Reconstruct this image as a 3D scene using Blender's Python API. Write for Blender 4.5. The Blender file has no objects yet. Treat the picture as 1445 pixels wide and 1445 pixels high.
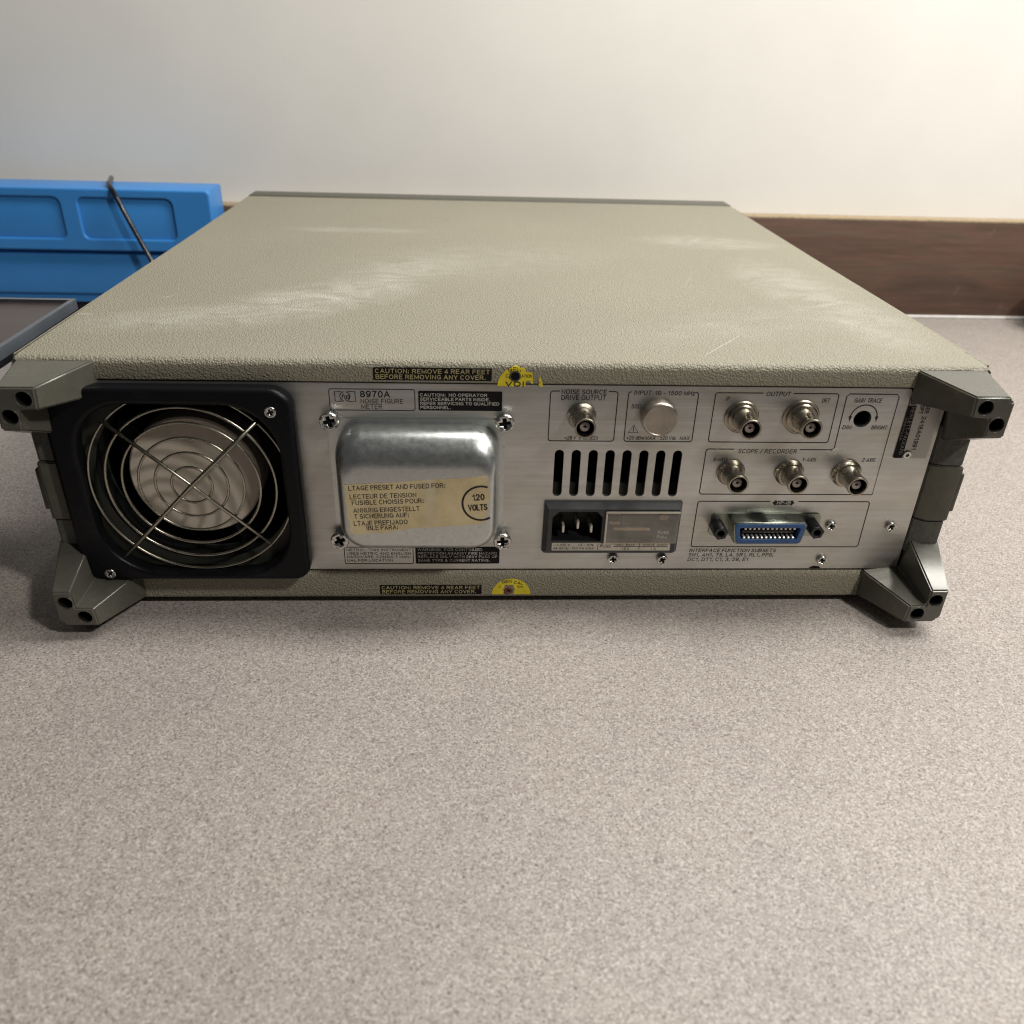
import bpy, bmesh, math, random
from mathutils import Vector, Matrix

random.seed(7)
SC = bpy.context.scene
COL = SC.collection
D2R = math.radians
mm = 0.001
DZ = -4.0            # measured heights count from 4 mm under the counter top

# ------------------------------------------------------------------ camera
cam_d = bpy.data.cameras.new('camera')
cam = bpy.data.objects.new('camera', cam_d)
COL.objects.link(cam)
SC.camera = cam
cam_d.sensor_width = 36.0
cam_d.lens = 36.0 * 1158.755 / 1445.0
cam_d.clip_start = 0.01
cam_d.clip_end = 50
_pt, _yw, _rl = -0.515632569, 0.0590283973, 0.0316349091
_f = Vector((math.sin(_yw) * math.cos(_pt), math.cos(_yw) * math.cos(_pt), math.sin(_pt)))
_r = Vector((math.cos(_yw), -math.sin(_yw), 0))
_u = _r.cross(_f)
_rr = math.cos(_rl) * _r + math.sin(_rl) * _u
_uu = -math.sin(_rl) * _r + math.cos(_rl) * _u
_m = Matrix((_rr, _uu, -_f)).transposed().to_4x4()
_m.translation = Vector((-0.0200106, -0.3400895, 0.2509889 + DZ * mm))
cam.matrix_world = _m
cam_d.dof.use_dof = True
cam_d.dof.focus_distance = 0.41
cam_d.dof.aperture_fstop = 12

# ------------------------------------------------------------------ light
W = bpy.data.worlds.new('World')
SC.world = W
W.use_nodes = True
_bg = W.node_tree.nodes['Background']
_bg.inputs[0].default_value = (0.97, 0.98, 1.0, 1)
_bg.inputs[1].default_value = 0.05


def area(name, loc, target, sx, sy, power, color):
    d = bpy.data.lights.new(name, 'AREA')
    d.shape = 'RECTANGLE'
    d.size, d.size_y = sx, sy
    d.energy = power
    d.color = color
    o = bpy.data.objects.new(name, d)
    COL.objects.link(o)
    o.location = loc
    o.rotation_euler = (Vector(target) - Vector(loc)).to_track_quat('-Z', 'Y').to_euler()
    return o


area('ceiling_lamp', (0.70, -0.64, 1.02), (0, 0, 0.06), 0.10, 0.10, 9.5, (1.0, 0.97, 0.92))
lamp = area('ceiling_lamp', (0.64, 0.13, 1.10), (0, 0, 0), 1.20, 0.30, 21.0, (1.0, 0.975, 0.935))
lamp.rotation_euler = (0, D2R(14), 0)          # a tube fitting hung over the counter, tipped a little

SC.view_settings.view_transform = 'Standard'
SC.view_settings.look = 'None'
SC.view_settings.exposure = 0.0
SC.view_settings.gamma = 1.0
SC.cycles.max_bounces = 8
SC.cycles.filter_width = 1.15
SC.cycles.use_denoising = True
SC.cycles.denoising_prefilter = 'ACCURATE'
SC.cycles.transparent_max_bounces = 8
SC.cycles.sample_clamp_indirect = 6


# ------------------------------------------------------------------ materials
class N:
    def __init__(self, name):
        self.m = bpy.data.materials.new(name)
        self.m.use_nodes = True
        self.t = self.m.node_tree
        self.b = self.t.nodes['Principled BSDF']

    def n(self, typ, **kw):
        o = self.t.nodes.new(typ)
        for k, v in kw.items():
            if k.startswith('i_'):
                o.inputs[k[2:].replace('_', ' ')].default_value = v
            else:
                setattr(o, k, v)
        return o

    def l(self, a, b):
        self.t.links.new(a, b)

    def coord(self, scale=(1, 1, 1), rot=(0, 0, 0)):
        tc = self.n('ShaderNodeTexCoord')
        mp = self.n('ShaderNodeMapping')
        mp.inputs['Scale'].default_value = scale
        mp.inputs['Rotation'].default_value = rot
        self.l(tc.outputs['Object'], mp.inputs['Vector'])
        return mp.outputs['Vector']

    def noise(self, vec, scale, detail=4, rough=0.55, dist=0.0):
        o = self.n('ShaderNodeTexNoise')
        o.inputs['Scale'].default_value = scale
        o.inputs['Detail'].default_value = detail
        o.inputs['Roughness'].default_value = rough
        o.inputs['Distortion'].default_value = dist
        self.l(vec, o.inputs['Vector'])
        return o.outputs['Fac']

    def ramp(self, fac, stops, interp='LINEAR'):
        o = self.n('ShaderNodeValToRGB')
        o.color_ramp.interpolation = interp
        el = o.color_ramp.elements
        while len(el) < len(stops):
            el.new(0.5)
        for e, (p, c) in zip(el, stops):
            e.position = p
            e.color = (*c, 1) if len(c) == 3 else c
        self.l(fac, o.inputs['Fac'])
        return o.outputs['Color']

    def mix(self, a, b, fac, mode='MIX'):
        o = self.n('ShaderNodeMix', data_type='RGBA', blend_type=mode)
        for s, v in ((6, a), (7, b), (0, fac)):
            if hasattr(v, 'is_linked') or hasattr(v, 'links'):
                self.l(v, o.inputs[s])
            elif s == 0:
                o.inputs[0].default_value = v
            else:
                o.inputs[s].default_value = (*v, 1)
        return o.outputs[2]

    def bump(self, h, strength, dist, prev=None):
        o = self.n('ShaderNodeBump')
        o.inputs['Strength'].default_value = strength
        o.inputs['Distance'].default_value = dist
        self.l(h, o.inputs['Height'])
        if prev is not None:
            self.l(prev, o.inputs['Normal'])
        return o.outputs['Normal']

    def set(self, **kw):
        for k, v in kw.items():
            s = self.b.inputs[k.replace('_', ' ')]
            if hasattr(v, 'links'):
                self.l(v, s)
            else:
                s.default_value = (*v, 1) if isinstance(v, tuple) and len(v) == 3 else v
        return self


def g(v):
    return (v, v, v)


def plain(name, col, rough=0.5, metal=0.0, var=0.15, scale=120, bump=0.0, bscale=900, bdist=0.0002, spec=0.5):
    k = N(name)
    v = k.coord()
    f = k.noise(v, scale, 5, 0.6)
    lo = tuple(c * (1 - var) for c in col)
    hi = tuple(min(1, c * (1 + var)) for c in col)
    k.set(Base_Color=k.ramp(f, [(0.3, lo), (0.7, hi)]), Metallic=metal, Specular_IOR_Level=spec)
    r = k.ramp(f, [(0.3, g(max(0, rough - 0.07))), (0.7, g(min(1, rough + 0.07)))])
    k.set(Roughness=r)
    if bump:
        k.set(Normal=k.bump(k.noise(v, bscale, 3), bump, bdist))
    return k.m


def m_vinyl():
    k = N('olive_vinyl')
    v = k.coord()
    wv = k.n('ShaderNodeVectorMath', operation='ADD')
    nz = k.n('ShaderNodeTexNoise')
    nz.inputs['Scale'].default_value = 500
    sc = k.n('ShaderNodeVectorMath', operation='SCALE')
    sc.inputs['Scale'].default_value = 0.0016
    k.l(v, nz.inputs['Vector'])
    k.l(nz.outputs['Color'], sc.inputs[0])
    k.l(v, wv.inputs[0])
    k.l(sc.outputs[0], wv.inputs[1])
    vo = k.n('ShaderNodeTexVoronoi', feature='SMOOTH_F1')
    vo.inputs['Scale'].default_value = 1150
    vo.inputs['Smoothness'].default_value = 0.35
    k.l(wv.outputs[0], vo.inputs['Vector'])
    h = k.ramp(vo.outputs['Distance'], [(0.05, g(1)), (0.75, g(0))])
    nrm = k.bump(h, 0.85, 0.00042)
    nrm = k.bump(k.noise(v, 1500, 2), 0.25, 0.0002, nrm)
    # pale scuffs and dust smears on the lid, and two scratches
    st = k.ramp(k.noise(k.coord((34, 60, 20), (0, 0, D2R(-30))), 1.0, 7, 0.68, 1.2), [(0.36, g(0.05)), (0.68, g(1))])
    tc = k.n('ShaderNodeTexCoord')
    mk = None
    for cx, cy, rx, ry, a, amt in ((-98, 100, 75, 34, 38, .9), (-150, 60, 70, 26, 14, .6), (-60, 160, 60, 30, 50, .5), (-104, 282, 62, 12, 0, .55), (150, 262, 60, 28, -8, .6),
                                   (172, 130, 34, 90, 10, .6), (120, 60, 90, 30, 20, .25), (-20, 190, 120, 60, 20, .22), (185, 60, 26, 50, 0, .45)):
        mp = k.n('ShaderNodeMapping', vector_type='TEXTURE')
        mp.inputs['Location'].default_value = (cx * mm, cy * mm, 0.1284)
        mp.inputs['Rotation'].default_value = (0, 0, D2R(a))
        mp.inputs['Scale'].default_value = (rx * mm, ry * mm, 0.02)
        gr = k.n('ShaderNodeTexGradient', gradient_type='SPHERICAL')
        k.l(tc.outputs['Object'], mp.inputs['Vector'])
        k.l(mp.outputs['Vector'], gr.inputs['Vector'])
        q = k.ramp(gr.outputs['Fac'], [(0.0, g(0)), (0.7, g(amt))])
        mk = q if mk is None else k.mix(mk, q, 1.0, 'SCREEN')
    mk = k.mix(mk, st, 1.0, 'MULTIPLY')
    for cx, cy, rx, ry, a, amt in ((97, 26, 27, 0.45, 51, .6), (-206.5, 62.3, 5, 0.7, 3, .9), (-178, 96, 4, 0.6, 30, .7), (40, 250, 16, 0.4, 12, .4), (110, 150, 20, 0.4, 70, .3)):
        mp = k.n('ShaderNodeMapping', vector_type='TEXTURE')
        mp.inputs['Location'].default_value = (cx * mm, cy * mm, 0.1284)
        mp.inputs['Rotation'].default_value = (0, 0, D2R(a))
        mp.inputs['Scale'].default_value = (rx * mm, ry * mm, 0.02)
        gr = k.n('ShaderNodeTexGradient', gradient_type='SPHERICAL')
        k.l(tc.outputs['Object'], mp.inputs['Vector'])
        k.l(mp.outputs['Vector'], gr.inputs['Vector'])
        mk = k.mix(mk, k.ramp(gr.outputs['Fac'], [(0.0, g(0)), (0.4, g(amt))]), 1.0, 'SCREEN')
    cell = k.ramp(vo.outputs['Distance'], [(0.1, (0.312, 0.287, 0.212)), (0.9, (0.226, 0.206, 0.150))])
    base = k.mix(cell, (0.50, 0.48, 0.41), k.mix(mk, g(0.95), 1.0, 'MULTIPLY'))
    big = k.noise(v, 5, 3)
    base = k.mix(base, k.ramp(big, [(0.3, g(0.88)), (0.7, g(1.0))]), 1.0, 'MULTIPLY')
    k.set(Base_Color=base, Roughness=0.48, Normal=nrm, Specular_IOR_Level=0.5)
    return k.m


def m_brushed():
    k = N('brushed_aluminium')
    v1 = k.coord((35, 1, 1800))
    v2 = k.coord((8, 1, 420))
    a = k.noise(v1, 1, 3, 0.6)
    b = k.noise(v2, 1, 4, 0.6)
    nrm = k.bump(a, 0.10, 0.0002)
    nrm = k.bump(b, 0.10, 0.0004, nrm)
    st = k.noise(k.coord((14, 1, 40)), 1, 5, 0.6)
    c = k.ramp(b, [(0.3, (0.54, 0.535, 0.515)), (0.7, (0.66, 0.655, 0.63))])
    c = k.mix(c, k.ramp(st, [(0.35, g(0.82)), (0.65, g(1.0))]), 1.0, 'MULTIPLY')
    stn = k.noise(k.coord((22, 1, 60)), 1, 6, 0.65, 0.5)
    c = k.mix(c, k.ramp(stn, [(0.42, (1, 1, 1)), (0.72, (0.86, 0.82, 0.73))]), 1.0, 'MULTIPLY')
    sc = k.noise(k.coord((5, 1, 1500)), 1, 2, 0.5)
    c = k.mix(c, k.ramp(sc, [(0.66, g(1)), (0.74, g(0.82))]), 1.0, 'MULTIPLY')
    tan = k.n('ShaderNodeTangent', direction_type='UV_MAP', uv_map='UVMap')
    k.set(Base_Color=c, Metallic=0.86, Roughness=k.ramp(b, [(0.3, g(0.29)), (0.7, g(0.40))]), Normal=nrm,
          Anisotropic=0.55, Tangent=tan.outputs['Tangent'])
    return k.m


def m_zinc():
    k = N('zinc_plate')
    v = k.coord()
    a = k.noise(v, 330, 8, 0.75)
    b = k.noise(v, 900, 3, 0.6)
    c = k.ramp(a, [(0.32, (0.50, 0.52, 0.505)), (0.68, (0.62, 0.63, 0.61))])
    sp = k.ramp(k.noise(v, 380, 4, 0.7), [(0.6, g(1)), (0.75, g(0.72))])
    c = k.mix(c, sp, 1.0, 'MULTIPLY')
    k.set(Base_Color=c, Metallic=0.95, Roughness=k.ramp(a, [(0.3, g(0.26)), (0.7, g(0.36))]),
          Normal=k.bump(b, 0.08, 0.0002))
    return k.m


def m_counter():
    k = N('speckled_laminate')
    v = k.coord()
    cols = []
    vo = k.n('ShaderNodeTexVoronoi', feature='F1')
    vo.inputs['Scale'].default_value = 1500
    k.l(v, vo.inputs['Vector'])
    sep = k.n('ShaderNodeSeparateColor')
    k.l(vo.outputs['Color'], sep.inputs[0])
    c1 = k.ramp(sep.outputs[0], [(0.0, (0.13, 0.11, 0.098)), (0.2, (0.32, 0.287, 0.26)), (0.5, (0.44, 0.405, 0.37)),
                                 (0.8, (0.54, 0.505, 0.465)), (1.0, (0.76, 0.73, 0.69))])
    vo2 = k.n('ShaderNodeTexVoronoi', feature='F1')
    vo2.inputs['Scale'].default_value = 2900
    k.l(v, vo2.inputs['Vector'])
    sep2 = k.n('ShaderNodeSeparateColor')
    k.l(vo2.outputs['Color'], sep2.inputs[0])
    c2 = k.ramp(sep2.outputs[1], [(0.0, (0.26, 0.225, 0.20)), (0.5, (0.45, 0.41, 0.375)), (1.0, (0.58, 0.55, 0.51))])
    c = k.mix(c1, c2, 0.38)
    c = k.mix(c, (0.765, 0.732, 0.712), 1.0, 'MULTIPLY')
    fl = k.n('ShaderNodeTexVoronoi', feature='F1')
    fl.inputs['Scale'].default_value = 240
    k.l(v, fl.inputs['Vector'])
    sf = k.n('ShaderNodeSeparateColor')
    k.l(fl.outputs['Color'], sf.inputs[0])
    spot = k.mix(k.ramp(fl.outputs['Distance'], [(0.10, g(1)), (0.16, g(0))]), k.ramp(sf.outputs[0], [(0.72, g(0)), (0.74, g(1))]), 1.0, 'MULTIPLY')
    c = k.mix(c, (0.09, 0.075, 0.065), k.mix(spot, g(0.7), 1.0, 'MULTIPLY'))
    big = k.noise(v, 9, 4)
    c = k.mix(c, k.ramp(big, [(0.3, (0.90, 0.90, 0.92)), (0.7, (1, 1, 1))]), 1.0, 'MULTIPLY')
    k.set(Base_Color=c, Roughness=k.ramp(k.noise(v, 34, 6, 0.7), [(0.35, g(0.47)), (0.65, g(0.55))]), Specular_IOR_Level=0.4, Normal=k.bump(k.noise(v, 1300, 2), 0.12, 0.0002))
    return k.m


def m_wood(name='walnut_laminate', dark=1.0, axis=(3.0, 17, 17)):
    k = N(name)
    v = k.coord(axis)
    a = k.noise(v, 1.0, 8, 0.66, 2.2)
    b = k.noise(k.coord((axis[0] * 6, axis[1] * 14, axis[2] * 14)), 1.0, 4, 0.6)
    c = k.ramp(a, [(0.25, (0.078 * dark, 0.052 * dark, 0.040 * dark)), (0.42, (0.100 * dark, 0.064 * dark, 0.048 * dark)),
                   (0.55, (0.130 * dark, 0.074 * dark, 0.054 * dark)), (0.68, (0.115 * dark, 0.079 * dark, 0.060 * dark)),
                   (0.8, (0.15 * dark, 0.092 * dark, 0.068 * dark))])
    c = k.mix(c, k.ramp(b, [(0.35, g(0.8)), (0.6, g(1))]), 1.0, 'MULTIPLY')
    sc = k.ramp(k.noise(k.coord(), 26, 3, 0.6), [(0.68, g(0)), (0.74, g(1))])
    c = k.mix(c, (0.22, 0.17, 0.15), k.mix(sc, g(0.35), 1.0, 'MULTIPLY'))
    k.set(Base_Color=c, Roughness=0.52, Specular_IOR_Level=0.25, Normal=k.bump(b, 0.06, 0.0002))
    return k.m


def m_black_leather():
    k = N('black_textured_plastic')
    v = k.coord()
    h = k.noise(v, 900, 3, 0.6)
    du = k.ramp(k.noise(v, 45, 6, 0.7), [(0.58, g(0)), (0.85, g(0.3))])
    k.set(Base_Color=k.mix((0.004, 0.0043, 0.0055), (0.04, 0.04, 0.042), du), Roughness=0.36, Specular_IOR_Level=0.16,
          Normal=k.bump(h, 0.35, 0.0003))
    return k.m


def m_foot():
    k = N('grey_painted_casting')
    v = k.coord()
    f = k.noise(v, 70, 6, 0.65)
    sp = k.ramp(k.noise(v, 520, 3, 0.6), [(0.73, g(0)), (0.80, g(0.3))])
    c = k.ramp(f, [(0.3, (0.082, 0.079, 0.063)), (0.7, (0.108, 0.104, 0.084))])
    c = k.mix(c, (0.22, 0.21, 0.18), sp)
    k.set(Base_Color=c, Roughness=k.ramp(f, [(0.3, g(0.20)), (0.7, g(0.30))]), Metallic=0.2, Specular_IOR_Level=0.6,
          Normal=k.bump(k.noise(v, 1400, 2), 0.10, 0.0001))
    return k.m


def m_sticker():
    k = N('aged_paper')
    v = k.coord()
    f = k.noise(k.coord((60, 60, 60)), 1, 6, 0.65)
    c = k.ramp(f, [(0.28, (0.44, 0.34, 0.18)), (0.5, (0.60, 0.485, 0.275)), (0.75, (0.68, 0.56, 0.34))])
    st = k.ramp(k.noise(k.coord((70, 1, 6)), 1, 3, 0.5), [(0.60, g(0)), (0.72, g(0.6))])
    c = k.mix(c, (0.62, 0.56, 0.42), st)
    k.set(Base_Color=c, Roughness=0.55, Normal=k.bump(k.noise(v, 500, 4), 0.15, 0.0002))
    return k.m


def m_clear():
    k = N('clear_plastic')
    k.set(Base_Color=(0.90, 0.86, 0.80), Roughness=0.12, IOR=1.46, Transmission_Weight=0.0, Specular_IOR_Level=0.6)
    tr = k.n('ShaderNodeBsdfTransparent')
    tr.inputs[0].default_value = (0.88, 0.84, 0.78, 1)
    mx = k.n('ShaderNodeMixShader')
    v = k.coord()
    k.l(k.ramp(k.noise(v, 80, 5), [(0.3, g(0.07)), (0.75, g(0.17))]), mx.inputs[0])
    k.l(tr.outputs[0], mx.inputs[1])
    k.l(k.b.outputs[0], mx.inputs[2])
    k.l(mx.outputs[0], k.t.nodes['Material Output'].inputs[0])
    return k.m


def m_blue():
    k = N('blue_plastic')
    v = k.coord()
    f = k.noise(v, 18, 4)
    c = k.ramp(f, [(0.3, (0.040, 0.225, 0.58)), (0.7, (0.048, 0.25, 0.63))])
    k.set(Base_Color=c, Roughness=0.38, Specular_IOR_Level=0.4, Normal=k.bump(k.noise(v, 300, 3), 0.05, 0.0005))
    return k.m


M = dict(
    vinyl=m_vinyl(), panel=m_brushed(), zinc=m_zinc(), counter=m_counter(), wood=m_wood(),
    blackp=m_black_leather(), foot=m_foot(), paper=m_sticker(), clear=m_clear(), blue=m_blue(),
    ink=plain('black_ink', (0.018, 0.016, 0.016), 0.55, var=0.3, spec=0.3),
    inkbox=plain('black_printed_label', (0.008, 0.0075, 0.008), 0.5, var=0.3, spec=0.15),
    white_ink=plain('pale_print', (0.50, 0.47, 0.42), 0.6, var=0.12),
    yellow_ink=plain('straw_print', (0.44, 0.37, 0.17), 0.6, var=0.2),
    grey_ink=plain('grey_print', (0.26, 0.25, 0.23), 0.6, var=0.1),
    yellow=plain('yellow_sticker', (0.66, 0.53, 0.022), 0.4, var=0.15, scale=200),
    rail=plain('dark_olive_plastic', (0.068, 0.065, 0.046), 0.42, var=0.2, bump=0.12, bscale=700),
    railtex=plain('dark_olive_grained', (0.062, 0.061, 0.05), 0.5, var=0.35, scale=300, bump=0.5, bscale=650, bdist=0.0005),
    nickel=plain('nickel_plate', (0.40, 0.36, 0.29), 0.27, 1.0, 0.16, 160, 0.06, 1200, 0.0001),
    brass=plain('tarnished_washer', (0.42, 0.37, 0.30), 0.33, 1.0, 0.2, 160),
    cap=plain('dull_cap_metal', (0.45, 0.40, 0.335), 0.36, 0.95, 0.22, 110, 0.08, 1500, 0.0001),
    screw=plain('screw_steel', (0.62, 0.61, 0.58), 0.24, 1.0, 0.15, 300),
    wire=plain('guard_wire_steel', (0.40, 0.375, 0.31), 0.28, 1.0, 0.18, 150),
    hub=plain('fan_motor_label', (0.56, 0.485, 0.395), 0.55, 0.0, 0.1, 60),
    fanframe=plain('fan_frame_metal', (0.04, 0.042, 0.034), 0.5, 0.4, 0.2, 80),
    black=plain('black_plastic', (0.010, 0.010, 0.011), 0.38, var=0.3),
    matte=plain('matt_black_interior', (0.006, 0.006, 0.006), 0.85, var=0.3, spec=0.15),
    iec=plain('black_inlet_plastic', (0.03, 0.03, 0.032), 0.36, var=0.3, bump=0.15, bscale=600),
    pin=plain('bright_pin_metal', (0.62, 0.59, 0.52), 0.3, 0.6, 0.1),
    insul=plain('white_insulator', (0.27, 0.22, 0.20), 0.5, var=0.1),
    strip=plain('printed_tan_strip', (0.46, 0.42, 0.34), 0.5, var=0.12),
    ieeeshell=plain('connector_shell_metal', (0.30, 0.32, 0.27), 0.34, 1.0, 0.18, 120),
    ieeeblue=plain('blue_insulator', (0.022, 0.075, 0.20), 0.42, var=0.15),
    plateal=plain('plain_aluminium', (0.42, 0.41, 0.375), 0.45, 0.85, 0.08, 60),
    fuse=plain('amber_fuse_parts', (0.55, 0.43, 0.29), 0.45, var=0.3),
    rust=plain('rusty_red_metal', (0.20, 0.07, 0.05), 0.55, 0.4, 0.5, 500),
    trim=plain('grey_anodised_trim', (0.15, 0.17, 0.20), 0.36, 0.6, 0.1, 60),
    brown=plain('shade_stand_brown', (0.055, 0.032, 0.016), 0.8, var=0.4, scale=500, spec=0.25),
    plum=plain('scuffed_plum_top', (0.030, 0.021, 0.021), 0.3, var=0.3, scale=30),
    wall=plain('cream_wall_paint', (0.80, 0.78, 0.73), 0.7, var=0.03, scale=8, bump=0.1, bscale=250),
    edge=plain('raw_chipboard_edge', (0.34, 0.26, 0.16), 0.8, var=0.25, scale=300),
    bead=plain('pale_sealant', (0.62, 0.60, 0.57), 0.4, var=0.1),
    cable=plain('black_cable_sheath', (0.012, 0.012, 0.016), 0.22, var=0.3),
    pot=plain('dark_brown_glaze', (0.016, 0.010, 0.008), 0.4, var=0.4, scale=50),
)


# ------------------------------------------------------------------ geometry helpers (mm in, metres out)
def link(name, me, mat, parent=None, smooth=False, auto=None):
    if mat is not None and len(me.materials) == 0:
        me.materials.append(mat)
    if smooth or auto is not None:
        for p in me.polygons:
            p.use_smooth = True
    if auto is not None:
        bm = bmesh.new()
        bm.from_mesh(me)
        for e in bm.edges:
            e.smooth = not (len(e.link_faces) == 2 and e.calc_face_angle(0) > D2R(auto))
        bm.to_mesh(me)
        bm.free()
    o = bpy.data.objects.new(name, me)
    COL.objects.link(o)
    if parent is not None:
        o.parent = parent
    return o


def from_bm(bm, name):
    bmesh.ops.recalc_face_normals(bm, faces=bm.faces)
    for v in bm.verts:
        v.co = Vector((v.co.x * mm, v.co.y * mm, (v.co.z + DZ) * mm))
    me = bpy.data.meshes.new(name)
    bm.to_mesh(me)
    bm.free()
    return me


def bx(bm, x0, x1, y0, y1, z0, z1):
    vs = [bm.verts.new((x, y, z)) for x in (x0, x1) for y in (y0, y1) for z in (z0, z1)]
    for q in ((0, 1, 3, 2), (4, 6, 7, 5), (0, 4, 5, 1), (2, 3, 7, 6), (0, 2, 6, 4), (1, 5, 7, 3)):
        bm.faces.new([vs[i] for i in q])
    return vs


def box(name, x0, x1, y0, y1, z0, z1, mat, parent=None, bevel=0.0, seg=2, sel=None):
    bm = bmesh.new()
    bx(bm, x0, x1, y0, y1, z0, z1)
    if bevel:
        es = [e for e in bm.edges if sel is None or sel(e)]
        bmesh.ops.bevel(bm, geom=es, offset=bevel, segments=seg, affect='EDGES', profile=0.5)
    return link(name, from_bm(bm, name), mat, parent, auto=35 if bevel else None)


def prism(name, poly, z0, z1, mat, parent=None, axis='Z', bevel=0.0):
    """poly: (x, y) pairs swept in z, or (x, z) pairs swept in y"""
    bm = bmesh.new()
    mk = (lambda a, b, c: (a, b, c)) if axis == 'Z' else (lambda a, b, c: (a, c, b))
    lo = [bm.verts.new(mk(a, b, z0)) for a, b in poly]
    hi = [bm.verts.new(mk(a, b, z1)) for a, b in poly]
    n = len(poly)
    bm.faces.new(lo)
    bm.faces.new(hi)
    for i in range(n):
        bm.faces.new((lo[i], lo[(i + 1) % n], hi[(i + 1) % n], hi[i]))
    if bevel:
        bmesh.ops.bevel(bm, geom=bm.edges[:], offset=bevel, segments=2, affect='EDGES')
    return link(name, from_bm(bm, name), mat, parent, auto=35 if bevel else None)


def lathe_bm(bm, cx, cz, prof, n=32, cap0=True, cap1=True):
    """prof: (radius, y) from back to front, turned about the Y axis"""
    rings = []
    for r, y in prof:
        rings.append([bm.verts.new((cx + r * math.cos(2 * math.pi * i / n), y, cz + r * math.sin(2 * math.pi * i / n))) for i in range(n)])
    for a, b in zip(rings, rings[1:]):
        for i in range(n):
            bm.faces.new((a[i], a[(i + 1) % n], b[(i + 1) % n], b[i]))
    if cap0:
        bm.faces.new(rings[0])
    if cap1:
        bm.faces.new(rings[-1])


def lathe(name, cx, cz, prof, mat, parent=None, n=32, cap0=True, cap1=True, auto=35):
    bm = bmesh.new()
    lathe_bm(bm, cx, cz, prof, n, cap0, cap1)
    return link(name, from_bm(bm, name), mat, parent, auto=auto)


def tube_bm(bm, pts, r, closed=False, n=8):
    pts = [Vector(p) for p in pts]
    m = len(pts)
    rings = []
    up = Vector((0, 1, 0))
    for i, p in enumerate(pts):
        a = pts[(i - 1) % m] if closed or i else p
        b = pts[(i + 1) % m] if closed or i < m - 1 else p
        t = (b - a).normalized()
        s = t.cross(up)
        if s.length < 0.05:
            s = t.cross(Vector((1, 0, 0)))
        s.normalize()
        w = s.cross(t)
        rings.append([bm.verts.new(p + r * (math.cos(2 * math.pi * j / n) * s + math.sin(2 * math.pi * j / n) * w)) for j in range(n)])
    for i in range(m if closed else m - 1):
        a, b = rings[i], rings[(i + 1) % m]
        for j in range(n):
            bm.faces.new((a[j], a[(j + 1) % n], b[(j + 1) % n], b[j]))
    if not closed:
        bm.faces.new(rings[0])
        bm.faces.new(rings[-1])


def tube(name, pts, r, mat, parent=None, closed=False, n=8):
    bm = bmesh.new()
    tube_bm(bm, pts, r, closed, n)
    return link(name, from_bm(bm, name), mat, parent, smooth=True)


def rrect(x0, x1, z0, z1, r, n=6):
    p = []
    rs = r if isinstance(r, (tuple, list)) else (r, r, r, r)      # bl, br, tr, tl
    for cx, cz, a0, rr in ((x0, z0, 180, rs[0]), (x1, z0, 270, rs[1]), (x1, z1, 0, rs[2]), (x0, z1, 90, rs[3])):
        sx = 1 if cx == x0 else -1
        sz = 1 if cz == z0 else -1
        for i in range(n + 1):
            a = D2R(a0 + 90 * i / n)
            p.append((cx + sx * rr + rr * math.cos(a), cz + sz * rr + rr * math.sin(a)))
    return p


def circle(cx, cz, r, n=32):
    return [(cx + r * math.cos(2 * math.pi * i / n), cz + r * math.sin(2 * math.pi * i / n)) for i in range(n)]


def plate_mesh(loops, yfront, thick, bevel=0.0, bres=2):
    """flat plate in the XZ plane facing -Y, outer loop first and holes after it"""
    cu = bpy.data.curves.new('plate', 'CURVE')
    cu.dimensions = '2D'
    cu.fill_mode = 'BOTH'
    cu.extrude = max(0.0, thick / 2 - bevel)
    cu.bevel_depth = bevel
    cu.bevel_resolution = bres
    cu.offset = -bevel
    for lp in loops:
        s = cu.splines.new('POLY')
        s.points.add(len(lp) - 1)
        for q, (a, b) in zip(s.points, lp):
            q.co = (a, b, 0, 1)
        s.use_cyclic_u = True
    ob = bpy.data.objects.new('plate', cu)
    me = bpy.data.meshes.new_from_object(ob)
    bpy.data.objects.remove(ob)
    bpy.data.curves.remove(cu)
    for v in me.vertices:
        x, y, z = v.co
        v.co = (x * mm, (yfront + thick / 2 - z) * mm, (y + DZ) * mm)
    me.materials.clear()
    return me


def plate(name, loops, yfront, thick, mat, parent=None, bevel=0.0, bres=2, auto=None):
    return link(name, plate_mesh(loops, yfront, thick, bevel, bres), mat, parent, auto=auto)


def _e(cx, cy, rx, ry, a0, a1, n=9):
    return [(cx + rx * math.cos(D2R(a0 + (a1 - a0) * i / n)), cy + ry * math.sin(D2R(a0 + (a1 - a0) * i / n))) for i in range(n + 1)]


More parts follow.
